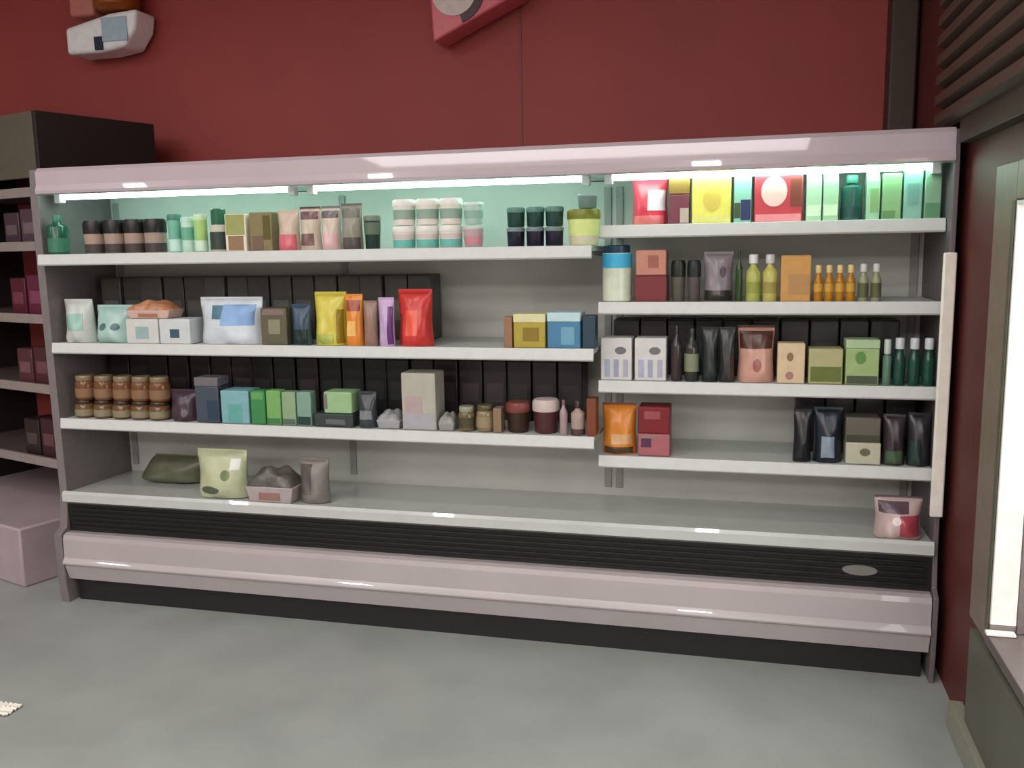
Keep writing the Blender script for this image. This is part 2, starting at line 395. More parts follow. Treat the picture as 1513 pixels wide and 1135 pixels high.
# placing: the goods stand on their shelf at their real width and height
def spot(row, x0, x1, ytop, setb=.03, base=0.):
    yf, zt = SH[row]; y = yf+setb
    p0, p1 = at(x0, ytop, 1, y), at(x1, ytop, 1, y)
    zt = zt+base
    pm = at((x0+x1)/2, ytop, 1, y)
    # x where the item's mid height is
    zm = (zt+pm.z)/2
    ytry = ytop
    for _ in range(12):
        q = at((x0+x1)/2, ytry, 1, y); ytry += (q.z-zm)*330
    a, b = at(x0, ytry, 1, y), at(x1, ytry, 1, y)
    top = 1.892 if row == 'R1' else 9
    return Vector(((a.x+b.x)/2, y, zt)), b.x-a.x-.003, max(.02, min(top, pm.z)-zt)
def put(r, loc, label, cat, group=None, rz=0.):
    r.location = loc; r.rotation_euler = (0, 0, rz)
    return tag(r, label, cat, group)
def stand(fn, name, row, x0, x1, ytop, label, cat, group=None, setb=.03, base=0., d=None, rz=0., **kw):
    loc, w, h = spot(row, x0, x1, ytop, setb, base)
    if fn in (carton, bag, gable, tray): r = fn(name, w, h, d or max(.05, min(.16, w*.8)), **kw)
    else: r = fn(name, w, h, **kw)
    put(r, loc, label, cat, group, rz)
    r['_h'] = h
    return r
def height(r):
    h = r['_h']; return h
def repeat(fn, name, row, spans, ytop, labels, cat, group, setb=.03, base=0., d=None, **kw):
    """first one built, the others copied with their parts"""
    x0, x1 = spans[0]; res = []
    first = stand(fn, name, row, x0, x1, ytop, labels[0], cat, group, setb, base, d, **kw); res.append(first)
    for (x0, x1), lb in zip(spans[1:], labels[1:]):
        loc, w, h = spot(row, x0, x1, ytop, setb, base)
        c = copy_tree(first); put(c, loc, lb, cat, group); res.append(c)
    return res

# ---- left run, top shelf
stand(bottle, 'bottle', 'L1', 62, 88, 318, 'dark green bottle standing alone at the far left end of the top shelf', 'bottle', rgb=(28, 84, 62), cap=(60, 120, 96), band=((60, 120, 95), .1, .6), shoulder=.7)
g = 'black-lidded tubs on the top shelf'
repeat(tub, 'lidded_tub', 'L1', [(115, 144), (145, 174), (175, 204), (205, 234)], 325,
       ['leftmost cream tub with black lid in the row of four on the top shelf', 'second from left of the four cream tubs with black lids on the top shelf',
        'third from left of the four cream tubs with black lids on the top shelf', 'rightmost of the four cream tubs with black lids, beside teal pot'], 'tub', g,
       rgb=(168, 146, 132), lid=(20, 22, 20), lidh=.30, foot=((72, 62, 62), .42), taper=.92)
stand(tub, 'yogurt_pot', 'L1', 243, 262, 316, 'small teal green pot right of the black lidded tubs', 'pot', rgb=(120, 190, 165), lid=(70, 130, 115), foot=((200, 235, 222), .4))
stand(tub, 'yogurt_pot', 'L1', 263, 281, 320, 'small mint white pot between the teal and lime pots', 'pot', rgb=(205, 235, 220), lid=(190, 225, 205), band=((110, 180, 150), .4, .8))
stand(tub, 'yogurt_pot', 'L1', 282, 301, 316, 'small lime green pot left of the dark green capped bottle', 'pot', rgb=(176, 216, 130), lid=(205, 230, 190), foot=((215, 240, 215), .35))
stand(bottle, 'dressing_bottle', 'L1', 304, 329, 308, 'white bottle with a big dark green cap on the top shelf', 'bottle', rgb=(205, 205, 190), cap=(40, 100, 74), band=((52, 66, 56), .1, .75), caph=.36, capw=.82, neck=.8)
stand(carton, 'carton', 'L1', 332, 364, 316, 'olive green carton with brown lower half and white edges on top shelf', 'carton', rgb=(236, 226, 208), patches=[('upper_print', (156, 162, 98), .06, .94, .45, .98), ('lower_print', (150, 120, 92), .14, .86, .04, .42)], top=(176, 178, 120))
stand(carton, 'carton', 'L1', 368, 402, 314, 'dark olive brown carton left of the cream and pink pouches', 'carton', rgb=(134, 122, 84), patches=[('side_print', (92, 84, 28), .62, .94, .3, .92), ('lower_print', (120, 96, 80), .1, .6, .04, .4)])
stand(bag, 'pouch', 'L1', 405, 437, 310, 'leftmost cream pouch with pink foot beside dark olive carton', 'pouch', rgb=(206, 186, 168), patches=[('lower_print', (216, 110, 122), .06, .94, .02, .42)], seed=1)
stand(bag, 'pouch', 'L1', 438, 469, 305, 'cream pouch with maroon top seal and brown patch on top shelf', 'pouch', rgb=(206, 190, 172), seal=(96, 60, 70), patches=[('top_print', (110, 74, 80), .06, .94, .74, .93), ('lower_print', (120, 88, 84), .1, .8, .12, .4)], seed=2)
stand(bag, 'pouch', 'L1', 470, 499, 304, 'cream pouch with pale pink foot left of the grey pouch', 'pouch', rgb=(210, 196, 180), seal=(120, 110, 112), patches=[('lower_print', (226, 184, 184), .06, .94, .02, .4), ('top_print', (110, 100, 104), .06, .94, .76, .93)], seed=3)
stand(bag, 'pouch', 'L1', 500, 531, 300, 'grey pouch with dark top and foot on the top shelf', 'pouch', rgb=(150, 146, 130), seal=(100, 98, 92), patches=[('lower_print', (92, 86, 84), .05, .95, .02, .28), ('top_print', (112, 110, 100), .06, .94, .72, .93)], seed=4)
stand(tub, 'dip_tub', 'L1', 533, 558, 318, 'dark green tub just left of the stacked white tubs', 'tub', rgb=(34, 58, 52), lid=(120, 132, 116), band=((96, 112, 92), .5, .9))
g = 'stacked white tubs on the top shelf'
xs = [(574, 608), (609, 643), (644, 678)]
kw = dict(rgb=(232, 226, 214), lid=(236, 234, 226), lidh=.2, taper=.93)
lo = repeat(tub, 'cheese_tub', 'L1', xs, 334, ['white tub with teal foot, bottom left of the stacked white tubs', 'white tub with teal foot, bottom middle of the stacked white tubs', 'white tub with teal foot, bottom right of the stacked white tubs'], 'tub', g, foot=((110, 190, 178), .5), band=((214, 200, 192), .55, .8), **kw)
hb = lo[0]['_h']
repeat(tub, 'cheese_tub', 'L1', xs, 294, ['white tub with grey green label on top, left end of the stack', 'white tub with grey green label, upper middle of the stack', 'white tub with grey green label on top, right end of the stack'], 'tub', g, base=hb+.001, band=((148, 172, 156), .3, .75), **kw)
stand(tub, 'cheese_tub', 'L1', 680, 711, 334, 'pinkish grey tub between white tub stack and dark boxes, bottom one', 'tub', rgb=(196, 172, 174), lid=(206, 200, 198), band=((208, 140, 148), .2, .6))
stand(tub, 'cheese_tub', 'L1', 680, 711, 298, 'pale mint tub standing on the pinkish grey tub', 'tub', base=hb+.001, rgb=(188, 216, 204), lid=(214, 232, 224), band=((150, 184, 170), .3, .7))
g = 'dark green and navy cups on the top shelf'
xs = [(745, 773), (774, 802), (803, 830)]
lo = repeat(tub, 'dark_cup', 'L1', xs, 336, ['lower left navy cup of the dark stacked cups', 'lower middle navy cup of the dark stacked cups', 'lower right navy cup of the dark stacked cups, by the lime tub'], 'cup', g, rgb=(24, 20, 44), lid=(120, 138, 140), lidh=.16, taper=.95)
repeat(tub, 'dark_cup', 'L1', xs, 306, ['upper left dark green cup of the dark stacked cups', 'upper middle dark green cup of the dark stacked cups', 'upper right dark green cup of the dark stacked cups'], 'cup', g, base=lo[0]['_h']+.001, rgb=(28, 66, 58), lid=(92, 136, 124), lidh=.2, taper=.95)
a = stand(tub, 'spread_tub', 'L1', 833, 884, 308, 'large lime white tub with olive lid at right end of left top shelf', 'tub', setb=.01, rgb=(222, 236, 150), lid=(120, 128, 40), lidh=.2, foot=((212, 208, 178), .35))
stand(tub, 'small_tub', 'L1', 850, 881, 286, 'small grey green tub standing on top of the lime tub', 'tub', setb=.02, base=a['_h']+.001, rgb=(110, 136, 128), lid=(160, 186, 190), taper=.92)

# ---- left run, second shelf
stand(bag, 'milk_bag', 'L2', 86, 128, 443, 'pale grey white bag at the far left end of the second shelf', 'bag', rgb=(196, 202, 196), patches=[('label', (150, 190, 176), .2, .8, .3, .7)], seed=5, slump=-.05)
stand(bag, 'milk_bag', 'L2', 129, 184, 452, 'pale teal bag with two dark dots on the second shelf', 'bag', rgb=(168, 200, 192), patches=[('dot', (84, 118, 122), .25, .45, .35, .55, True), ('dot', (84, 118, 122), .6, .8, .35, .55, True)], seed=6)
a = stand(carton, 'carton', 'L2', 186, 234, 472, 'white carton lying under the orange pack on second shelf', 'carton', d=.12, rgb=(206, 208, 204), patches=[('label', (150, 178, 176), .3, .7, .2, .7)])
b = stand(carton, 'carton', 'L2', 235, 281, 472, 'white carton with small dark mark, left of the blue white bag', 'carton', d=.12, rgb=(204, 210, 210), patches=[('dark_mark', (60, 88, 100), .35, .65, .25, .6)])
stand(tray, 'meat_tray', 'L2', 184, 250, 443, 'tan orange tray pack resting on top of the white cartons', 'tray pack', base=a['_h']+.003, d=.12, rgb=(206, 176, 164), fill=(190, 130, 96), film=(170, 110, 86))
stand(bag, 'milk_bag', 'L2', 285, 378, 440, 'large white bag with pale blue corner on the second shelf', 'bag', rgb=(208, 216, 222), d=.14, patches=[('blue_print', (134, 172, 216), .42, .93, .42, .88), ('teal_mark', (76, 120, 136), .24, .42, .56, .86)], seed=7, rough=.4)
stand(carton, 'carton', 'L2', 385, 424, 456, 'olive grey carton between the large white bag and dark blue pouch', 'carton', rgb=(96, 92, 70), patches=[('label', (140, 136, 112), .3, .75, .3, .7), ('top_print', (132, 110, 104), .08, .92, .82, .98)])
stand(bag, 'pouch', 'L2', 426, 455, 450, 'dark blue pouch left of the yellow pouch on second shelf', 'pouch', rgb=(54, 76, 96), seed=8, patches=[('lower_print', (26, 48, 46), .1, .9, .04, .4)])
stand(bag, 'pouch', 'L2', 457, 505, 432, 'yellow pouch standing on the second shelf beside orange pouch', 'pouch', rgb=(214, 200, 82), seed=9, patches=[('side_print', (150, 128, 20), .8, .96, .04, .7), ('lower_print', (180, 190, 90), .1, .7, .04, .22)])
stand(bag, 'pouch', 'L2', 506, 533, 435, 'orange pouch between the yellow pouch and the brown pouch', 'pouch', rgb=(226, 138, 56), seed=10, patches=[('top_print', (160, 74, 44), .1, .9, .7, .92), ('label', (240, 190, 110), .2, .7, .2, .5)])
stand(bag, 'pouch', 'L2', 534, 555, 445, 'narrow grey brown pouch between orange and lilac pouches', 'pouch', rgb=(146, 116, 100), seed=11)
stand(bag, 'pouch', 'L2', 556, 580, 440, 'narrow lilac pouch with purple edge left of the red pouch', 'pouch', rgb=(196, 164, 204), seed=12, patches=[('side_print', (104, 56, 122), .66, .96, .04, .85)])
stand(bag, 'pouch', 'L2', 582, 633, 428, 'big red pouch, last of the row on the second shelf', 'pouch', rgb=(206, 58, 54), seed=13, patches=[('label', (232, 92, 68), .3, .66, .2, .66), ('side_print', (150, 40, 24), .04, .18, .04, .6)])
stand(carton, 'carton', 'L2', 744, 757, 469, 'narrow brown carton at left of the yellow pack on second shelf', 'carton', rgb=(150, 112, 84), d=.06)
stand(carton, 'carton', 'L2', 758, 806, 464, 'olive yellow carton with pale lid on the second shelf', 'carton', rgb=(176, 158, 60), lid=((222, 216, 168), .26), patches=[('label', (140, 116, 32), .3, .8, .2, .6)])
stand(carton, 'carton', 'L2', 808, 858, 462, 'blue carton with pale blue lid beside the olive yellow carton', 'carton', rgb=(72, 128, 164), lid=((190, 218, 222), .26), patches=[('label', (110, 164, 190), .42, .82, .1, .6)])
stand(carton, 'carton', 'L2', 860, 880, 467, 'narrow dark teal carton at right end of left second shelf', 'carton', rgb=(38, 64, 80), d=.07)

# ---- left run, third shelf
g = 'amber jars stacked at the left end of the third shelf'
xs = [(103, 130), (131, 158), (159, 186), (187, 213), (214, 240)]; od = ['first', 'second', 'third', 'fourth', 'fifth']
lo = repeat(jar, 'sauce_jar', 'L3', xs, 592, [f'{k} amber jar from the left in the lower tier at left end of third shelf' for k in od], 'jar', g, rgb=(108, 78, 50), lid=(58, 40, 24), band=((136, 126, 100), .15, .6))
repeat(jar, 'sauce_jar', 'L3', xs, 556, [f'{k} amber jar from the left in the upper tier at left end of third shelf' for k in od], 'jar', g, base=lo[0]['_h']+.001, rgb=(112, 74, 46), lid=(132, 114, 88), band=((134, 100, 72), .15, .6))
stand(bag, 'pouch', 'L3', 243, 285, 578, 'dark plum pouch right of the amber jars on third shelf', 'pouch', rgb=(66, 50, 60), seed=14)
stand(carton, 'carton', 'L3', 288, 323, 558, 'dark slate grey carton left of the pale teal carton', 'carton', rgb=(66, 76, 88), lid=((110, 104, 110), .2), patches=[('side_print', (40, 62, 80), .5, .94, .06, .5)])
stand(carton, 'carton', 'L3', 326, 368, 578, 'pale teal carton on the third shelf left of the green cartons', 'carton', rgb=(126, 174, 180), patches=[('label', (100, 166, 158), .25, .75, .05, .6)])
stand(carton, 'carton', 'L3', 370, 392, 578, 'deep green carton beside the pale teal carton', 'carton', rgb=(58, 134, 76), patches=[('top_print', (96, 160, 90), .1, .9, .75, .96)])
stand(carton, 'carton', 'L3', 393, 415, 578, 'light leaf green carton right of the deep green carton', 'carton', rgb=(118, 170, 96), patches=[('lower_print', (66, 124, 78), .06, .94, .04, .2)])
stand(carton, 'carton', 'L3', 416, 437, 580, 'sage green carton between light green and grey green cartons', 'carton', rgb=(138, 166, 128), patches=[('lower_print', (84, 104, 92), .06, .94, .04, .2)])
stand(carton, 'carton', 'L3', 438, 460, 580, 'grey green carton with dark foot, last of the green row', 'carton', rgb=(124, 158, 140), patches=[('lower_print', (30, 62, 52), .06, .94, .04, .28)])
a = stand(carton, 'carton', 'L3', 464, 522, 612, 'low dark carton under the pale green box on third shelf', 'carton', d=.12, rgb=(52, 62, 60), patches=[('label', (96, 100, 104), .3, .8, .2, .6)])
stand(carton, 'carton', 'L3', 478, 520, 580, 'pale green box standing on the low dark carton', 'carton', base=a['_h']+.004, d=.10, rgb=(152, 186, 138), patches=[('side_print', (120, 116, 112), .0, .12, .2, .9)])
stand(bag, 'pouch', 'L3', 525, 553, 580, 'charcoal pouch between pale green box and grey white tray', 'pouch', rgb=(58, 62, 66), seed=15, patches=[('label', (128, 130, 134), .15, .85, .25, .5)])
stand(tray, 'meat_tray', 'L3', 555, 591, 606, 'grey white tray pack left of the tall pale box', 'tray pack', d=.1, rgb=(164, 164, 168), fill=(140, 140, 142))
stand(carton, 'carton', 'L3', 593, 644, 552, 'tall pale grey cream box, tallest on the third shelf', 'box', rgb=(176, 174, 160), patches=[('label', (178, 158, 156), .1, .6, .3, .6), ('lower_print', (168, 168, 174), .04, .96, .03, .3)])
stand(tray, 'meat_tray', 'L3', 646, 671, 610, 'small grey tray pack right of the tall pale box', 'tray pack', d=.09, rgb=(150, 152, 150), fill=(136, 138, 130))
stand(jar, 'sauce_jar', 'L3', 673, 699, 602, 'olive brown jar right of the small grey tray pack', 'jar', rgb=(110, 98, 68), lid=(150, 150, 128), band=((72, 66, 40), .2, .7))
stand(jar, 'sauce_jar', 'L3', 700, 727, 600, 'tan jar with dark olive band beside olive brown jar', 'jar', rgb=(140, 122, 92), lid=(88, 82, 48), band=((150, 134, 104), .2, .7))
stand(carton, 'carton', 'L3', 728, 741, 604, 'narrow tan carton between tan jar and dark brown tub', 'carton', d=.06, rgb=(136, 112, 86))
stand(tub, 'dip_tub', 'L3', 743, 780, 596, 'dark brown tub with red brown lid on the third shelf', 'tub', rgb=(50, 30, 16), lid=(122, 62, 54), lidh=.24)
stand(tub, 'dip_tub', 'L3', 782, 823, 592, 'maroon tub with pinkish white lid on the third shelf', 'tub', rgb=(74, 34, 36), lid=(202, 186, 180), lidh=.26)
stand(bottle, 'bottle', 'L3', 825, 838, 592, 'slim pinkish white bottle right of the maroon tub', 'bottle', rgb=(166, 142, 142), cap=(120, 92, 92))
stand(bottle, 'bottle', 'L3', 841, 863, 594, 'cream bottle with dark base near right end of left third shelf', 'bottle', rgb=(170, 150, 138), cap=(64, 50, 48), band=((82, 60, 54), .02, .3), caph=.2)
stand(carton, 'carton', 'L3', 866, 881, 590, 'narrow rust brown carton at right end of left third shelf', 'carton', d=.07, rgb=(120, 62, 30))

# ---- left run, bottom deck
stand(bag, 'salad_bag', 'DK', 196, 288, 676, 'dark olive slumped bag at left of the deck group', 'bag', setb=.24, d=.14, rgb=(92, 96, 74), seed=16, slump=.25, rough=.4)
stand(bag, 'salad_bag', 'DK', 282, 356, 668, 'pale yellow green bag with dark marks on the bottom deck', 'bag', setb=.04, d=.13, rgb=(184, 190, 154), seed=17, rough=.4, patches=[('dark_mark', (82, 92, 76), .15, .55, .1, .26, True), ('green_mark', (110, 126, 90), .56, .76, .4, .62, True), ('white_mark', (226, 230, 220), .74, .92, .62, .86)])
stand(tray, 'meat_tray', 'DK', 361, 432, 692, 'mauve grey tray pack with dark lid on the bottom deck', 'tray pack', setb=.02, d=.14, rgb=(176, 164, 164), fill=(84, 80, 76), film=(150, 112, 100))
stand(bag, 'salad_bag', 'DK', 436, 480, 680, 'small grey brown bag at right end of the deck group', 'bag', setb=.05, d=.10, rgb=(126, 120, 114), seed=18, patches=[('dark_print', (86, 80, 76), .1, .5, .2, .9)], rough=.4)

# ---- right unit, top shelf
stand(bag, 'pouch', 'R1', 932, 986, 250, 'crimson pouch with white patch, leftmost on right top shelf', 'pouch', rgb=(220, 64, 84), seal=(236, 170, 172), seed=20, patches=[('white_patch', (244, 226, 234), .46, .96, .3, .72), ('lower_print', (238, 128, 128), .04, .9, .02, .2)])
stand(carton, 'carton', 'R1', 988, 1019, 264, 'dark maroon carton with gold brown top beside yellow box', 'carton', rgb=(120, 52, 66), lid=((150, 112, 52), .34), patches=[('label', (190, 172, 160), .55, .98, .04, .36)])
stand(carton, 'carton', 'R1', 1022, 1081, 242, 'tall bright yellow box on the right unit top shelf', 'box', rgb=(240, 228, 104), patches=[('emblem', (224, 196, 88), .28, .74, .25, .68, True), ('lower_print', (230, 224, 130), .06, .94, .04, .16)])
stand(carton, 'carton', 'R1', 1084, 1111, 254, 'slim mint carton with navy lower half left of the red tin', 'carton', rgb=(150, 206, 186), patches=[('navy_print', (34, 48, 96), .4, .96, .06, .46), ('olive_print', (60, 86, 50), .02, .38, .1, .4)])
stand(carton, 'carton', 'R1', 1114, 1187, 250, 'red box with large pale pink disc on right top shelf', 'box', rgb=(206, 66, 76), top=(214, 140, 130), patches=[('pale_disc', (248, 206, 198), .14, .68, .3, .88, True), ('side_print', (132, 66, 50), .74, .97, .3, .82), ('lower_print', (244, 150, 156), .03, .97, .02, .16)])
stand(gable, 'milk_carton', 'R1', 1191, 1215, 246, 'pale green gable carton right next to the red box', 'carton', rgb=(186, 226, 186), patches=[('lower_print', (224, 250, 214), .06, .94, .14, .4)], d=.07)
stand(gable, 'milk_carton', 'R1', 1216, 1240, 246, 'pale green gable carton left of the dark teal bottle', 'carton', rgb=(176, 220, 176), patches=[('lower_print', (224, 250, 214), .06, .94, .14, .4)], d=.07)
stand(bottle, 'bottle', 'R1', 1243, 1277, 258, 'dark teal bottle among the green cartons on right top shelf', 'bottle', rgb=(52, 104, 92), cap=(64, 132, 112), band=((34, 74, 72), .1, .4), shoulder=.74, capw=.6, caph=.16)
stand(gable, 'milk_carton', 'R1', 1280, 1301, 248, 'mint green gable carton just right of the dark teal bottle', 'carton', rgb=(168, 214, 176), patches=[('label', (140, 186, 120), .3, .9, .2, .8)], d=.07)
stand(carton, 'carton', 'R1', 1303, 1333, 256, 'leaf green carton on the right top shelf left of sage carton', 'carton', rgb=(142, 188, 132), patches=[('lower_print', (106, 148, 92), .04, .7, .04, .2)])
stand(carton, 'carton', 'R1', 1335, 1364, 248, 'sage teal carton between leaf green and end cartons', 'carton', rgb=(140, 190, 172), patches=[('label', (120, 172, 160), .2, .8, .3, .7)])
stand(carton, 'carton', 'R1', 1366, 1392, 244, 'green carton at the far right end of the top shelf', 'carton', rgb=(132, 172, 140), patches=[('lower_print', (92, 142, 106), .06, .94, .04, .3)])

# ---- right unit, second shelf
stand(bottle, 'milk_jug', 'R2', 886, 932, 362, 'large white jug with bright cyan upper half and dark cap', 'jug', setb=.01, rgb=(222, 232, 208), cap=(24, 62, 84), shoulder=.86, neck=.86, capw=.9, caph=.17, band=((70, 188, 232), .70, .99))
a = stand(carton, 'carton', 'R2', 937, 986, 408, 'dark red carton under the salmon carton beside the cyan jug', 'carton', rgb=(122, 40, 48), d=.12)
stand(carton, 'carton', 'R2', 939, 985, 370, 'salmon carton standing on the dark red carton', 'carton', base=a['_h']+.003, d=.11, rgb=(198, 134, 116), patches=[('label', (160, 96, 80), .4, .75, .3, .8)])
stand(tub, 'dip_tub', 'R2', 990, 1013, 384, 'charcoal tub with black green lid beside the salmon carton', 'tub', rgb=(92, 90, 78), lid=(26, 30, 20), lidh=.3)
stand(tub, 'dip_tub', 'R2', 1014, 1036, 384, 'charcoal tub with black lid left of the mauve grey pouch', 'tub', rgb=(88, 82, 80), lid=(22, 34, 32), lidh=.3)
stand(bag, 'pouch', 'R2', 1038, 1084, 372, 'mauve grey pouch with dark foot on right second shelf', 'pouch', rgb=(134, 124, 130), seed=21, patches=[('dark_mark', (90, 76, 80), .56, .78, .5, .74, True), ('lower_print', (52, 50, 44), .04, .96, .02, .24)])
stand(bottle, 'bottle', 'R2', 1086, 1098, 370, 'slim dark green bottle right of the mauve grey pouch', 'bottle', rgb=(46, 72, 32), cap=(36, 54, 36))
stand(bottle, 'juice_bottle', 'R2', 1101, 1125, 376, 'yellow green bottle with white cap beside slim dark green bottle', 'bottle', rgb=(184, 188, 100), cap=(226, 228, 226), shoulder=.6, capw=.62, caph=.18, band=((150, 160, 70), .3, .7))
stand(bottle, 'juice_bottle', 'R2', 1126, 1150, 376, 'yellow green bottle with white cap beside the amber box', 'bottle', rgb=(196, 190, 104), cap=(206, 204, 208), shoulder=.6, capw=.62, caph=.18, band=((160, 150, 74), .3, .7))
stand(carton, 'carton', 'R2', 1153, 1199, 378, 'tall amber box in the middle of right second shelf', 'box', rgb=(206, 154, 82), patches=[('label', (184, 140, 84), .25, .95, .15, .6)])
g = 'amber bottles on the right second shelf'
repeat(bottle, 'juice_bottle', 'R2', [(1202, 1217), (1218, 1233), (1234, 1249), (1250, 1265)], 392,
       [f'{k} amber bottle with cream cap right of the tall amber box' for k in ('first', 'second', 'third', 'fourth')], 'bottle', g, rgb=(186, 126, 22), cap=(226, 198, 130), shoulder=.55, capw=.7, neck=.5, caph=.2, band=((206, 160, 60), .5, .9))
g = 'olive bottles with white caps on right second shelf'
repeat(bottle, 'juice_bottle', 'R2', [(1268, 1285), (1287, 1304)], 390, ['left olive bottle with white cap at end of the amber bottles', 'right olive bottle with white cap, last bottle on right second shelf'], 'bottle', g, rgb=(150, 156, 120), cap=(206, 210, 204), shoulder=.55, capw=.7, neck=.5, caph=.2, band=((90, 96, 62), .2, .9))

# ---- right unit, third shelf
g = 'white cartons on the right third shelf'
repeat(carton, 'carton', 'R3', [(887, 934), (937, 985)], 500, ['left white carton with dark dot and blue grey stripes', 'right white carton with dark dot and blue grey stripes'], 'carton', g, d=.1, rgb=(212, 210, 208),
       patches=[('dark_dot', (112, 112, 114), .46, .82, .62, .8, True), ('stripe', (168, 176, 196), .12, .3, .08, .5), ('stripe', (160, 164, 186), .42, .58, .08, .5), ('stripe', (172, 172, 190), .72, .88, .08, .5)])
stand(bottle, 'bottle', 'R3', 990, 1008, 482, 'dark brown bottle right of the white cartons', 'bottle', rgb=(60, 50, 50), cap=(46, 46, 44))
stand(bottle, 'bottle', 'R3', 1010, 1033, 486, 'dark bottle with pale olive label on right third shelf', 'bottle', rgb=(52, 54, 48), cap=(44, 46, 48), band=((128, 134, 106), .3, .85))
stand(bag, 'pouch', 'R3', 1036, 1061, 484, 'black green pouch right of the olive labelled bottle', 'pouch', rgb=(34, 42, 42), seed=23)
stand(bag, 'pouch', 'R3', 1062, 1086, 484, 'dark grey brown pouch left of the salmon pouch', 'pouch', rgb=(48, 50, 52), seed=24, patches=[('side_print', (70, 50, 46), .6, .96, .04, .5)])
stand(bag, 'pouch', 'R3', 1089, 1145, 482, 'salmon pouch with dark brown top on right third shelf', 'pouch', rgb=(204, 156, 140), seal=(74, 44, 34), seed=25, patches=[('top_print', (84, 52, 42), .04, .96, .62, .94), ('red_mark', (164, 92, 86), .42, .66, .2, .44, True)])
stand(carton, 'carton', 'R3', 1148, 1190, 508, 'cream carton with two brown dots on right third shelf', 'carton', rgb=(216, 192, 156), patches=[('dot', (140, 110, 80), .34, .58, .56, .78, True), ('dot', (170, 120, 120), .3, .6, .1, .3, True)])
stand(carton, 'carton', 'R3', 1194, 1246, 516, 'olive green carton with tan upper half on right third shelf', 'carton', rgb=(176, 172, 124), patches=[('olive_print', (100, 112, 48), .06, .96, .08, .5)])
stand(carton, 'carton', 'R3', 1249, 1300, 502, 'bright leaf green carton with dark foot on right third shelf', 'carton', rgb=(158, 184, 122), lid=((172, 200, 156), .2), patches=[('emblem', (92, 142, 70), .28, .6, .46, .74, True), ('lower_print', (64, 76, 56), .04, .96, .03, .2)])
stand(bottle, 'bottle', 'R3', 1304, 1319, 502, 'slim grey green bottle with pale cap beside leaf green carton', 'bottle', rgb=(96, 130, 110), cap=(190, 206, 196), capw=.8, caph=.3, neck=.6)
g = 'dark green bottles at the right end of the third shelf'
repeat(bottle, 'bottle', 'R3', [(1320, 1340), (1342, 1362), (1364, 1383)], 500, ['first dark green bottle with white cap right of slim grey green bottle', 'middle of the three dark green bottles with white caps', 'dark green white capped bottle at far right end of third shelf'], 'bottle', g, rgb=(28, 74, 58), cap=(206, 210, 216), capw=.74, neck=.62, caph=.22, shoulder=.5)

# ---- right unit, fourth shelf
stand(bag, 'pouch', 'R4', 887, 939, 598, 'orange pouch with brown foot at left end of fourth shelf', 'pouch', rgb=(214, 132, 46), seal=(122, 60, 44), seed=26, d=.1, patches=[('label', (214, 168, 120), .3, .9, .22, .42), ('lower_print', (84, 66, 46), .08, .92, .02, .16)])
a = stand(carton, 'carton', 'R4', 942, 990, 642, 'dusty pink carton under the dark red carton', 'carton', d=.11, rgb=(168, 98, 104), patches=[('dark_mark', (84, 44, 72), .1, .42, .4, .8), ('top_print', (150, 116, 116), .1, .6, .78, .96)])
stand(carton, 'carton', 'R4', 942, 990, 602, 'dark red carton standing on the dusty pink carton', 'carton', base=a['_h']+.003, d=.11, rgb=(120, 20, 26), patches=[('label', (150, 74, 80), .2, .7, .55, .85)])
stand(bag, 'pouch', 'R4', 1172, 1200, 606, 'black pouch at left of the dark group on fourth shelf', 'pouch', rgb=(26, 28, 32), seed=27)
stand(bag, 'pouch', 'R4', 1202, 1246, 604, 'navy pouch with pale blue centre on the fourth shelf', 'pouch', rgb=(28, 36, 46), seed=28, patches=[('pale_blue_print', (136, 152, 168), .26, .74, .1, .5)])
a = stand(carton, 'carton', 'R4', 1249, 1302, 655, 'cream carton with olive dot under the taupe carton', 'carton', d=.11, rgb=(190, 188, 166), patches=[('olive_dot', (100, 102, 66), .4, .7, .4, .76, True)])
stand(carton, 'carton', 'R4', 1249, 1302, 618, 'taupe carton standing on the cream carton', 'carton', base=a['_h']+.003, d=.11, rgb=(98, 92, 82), patches=[('lower_print', (58, 56, 36), .03, .97, .03, .3)])
stand(bag, 'pouch', 'R4', 1305, 1340, 614, 'dark plum green pouch right of the taupe carton', 'pouch', rgb=(56, 46, 52), seed=29, patches=[('lower_print', (70, 96, 66), .1, .9, .04, .3)])
stand(bag, 'pouch', 'R4', 1342, 1378, 612, 'charcoal pouch at the right end of fourth shelf', 'pouch', rgb=(42, 42, 46), seed=30, patches=[('lower_print', (42, 66, 58), .05, .5, .04, .5)])

# ---- right end of the deck
stand(bag, 'meat_bag', 'DK', 1294, 1368, 740, 'pink and red bag with dark plum top at right end of deck', 'bag', setb=.005, d=.14, rgb=(190, 166, 162), seal=(96, 78, 88), seed=31, patches=[('plum_print', (92, 72, 82), .06, .7, .66, .93), ('red_print', (172, 70, 84), .5, .94, .1, .62), ('white_dot', (236, 222, 220), .34, .52, .38, .58, True)])

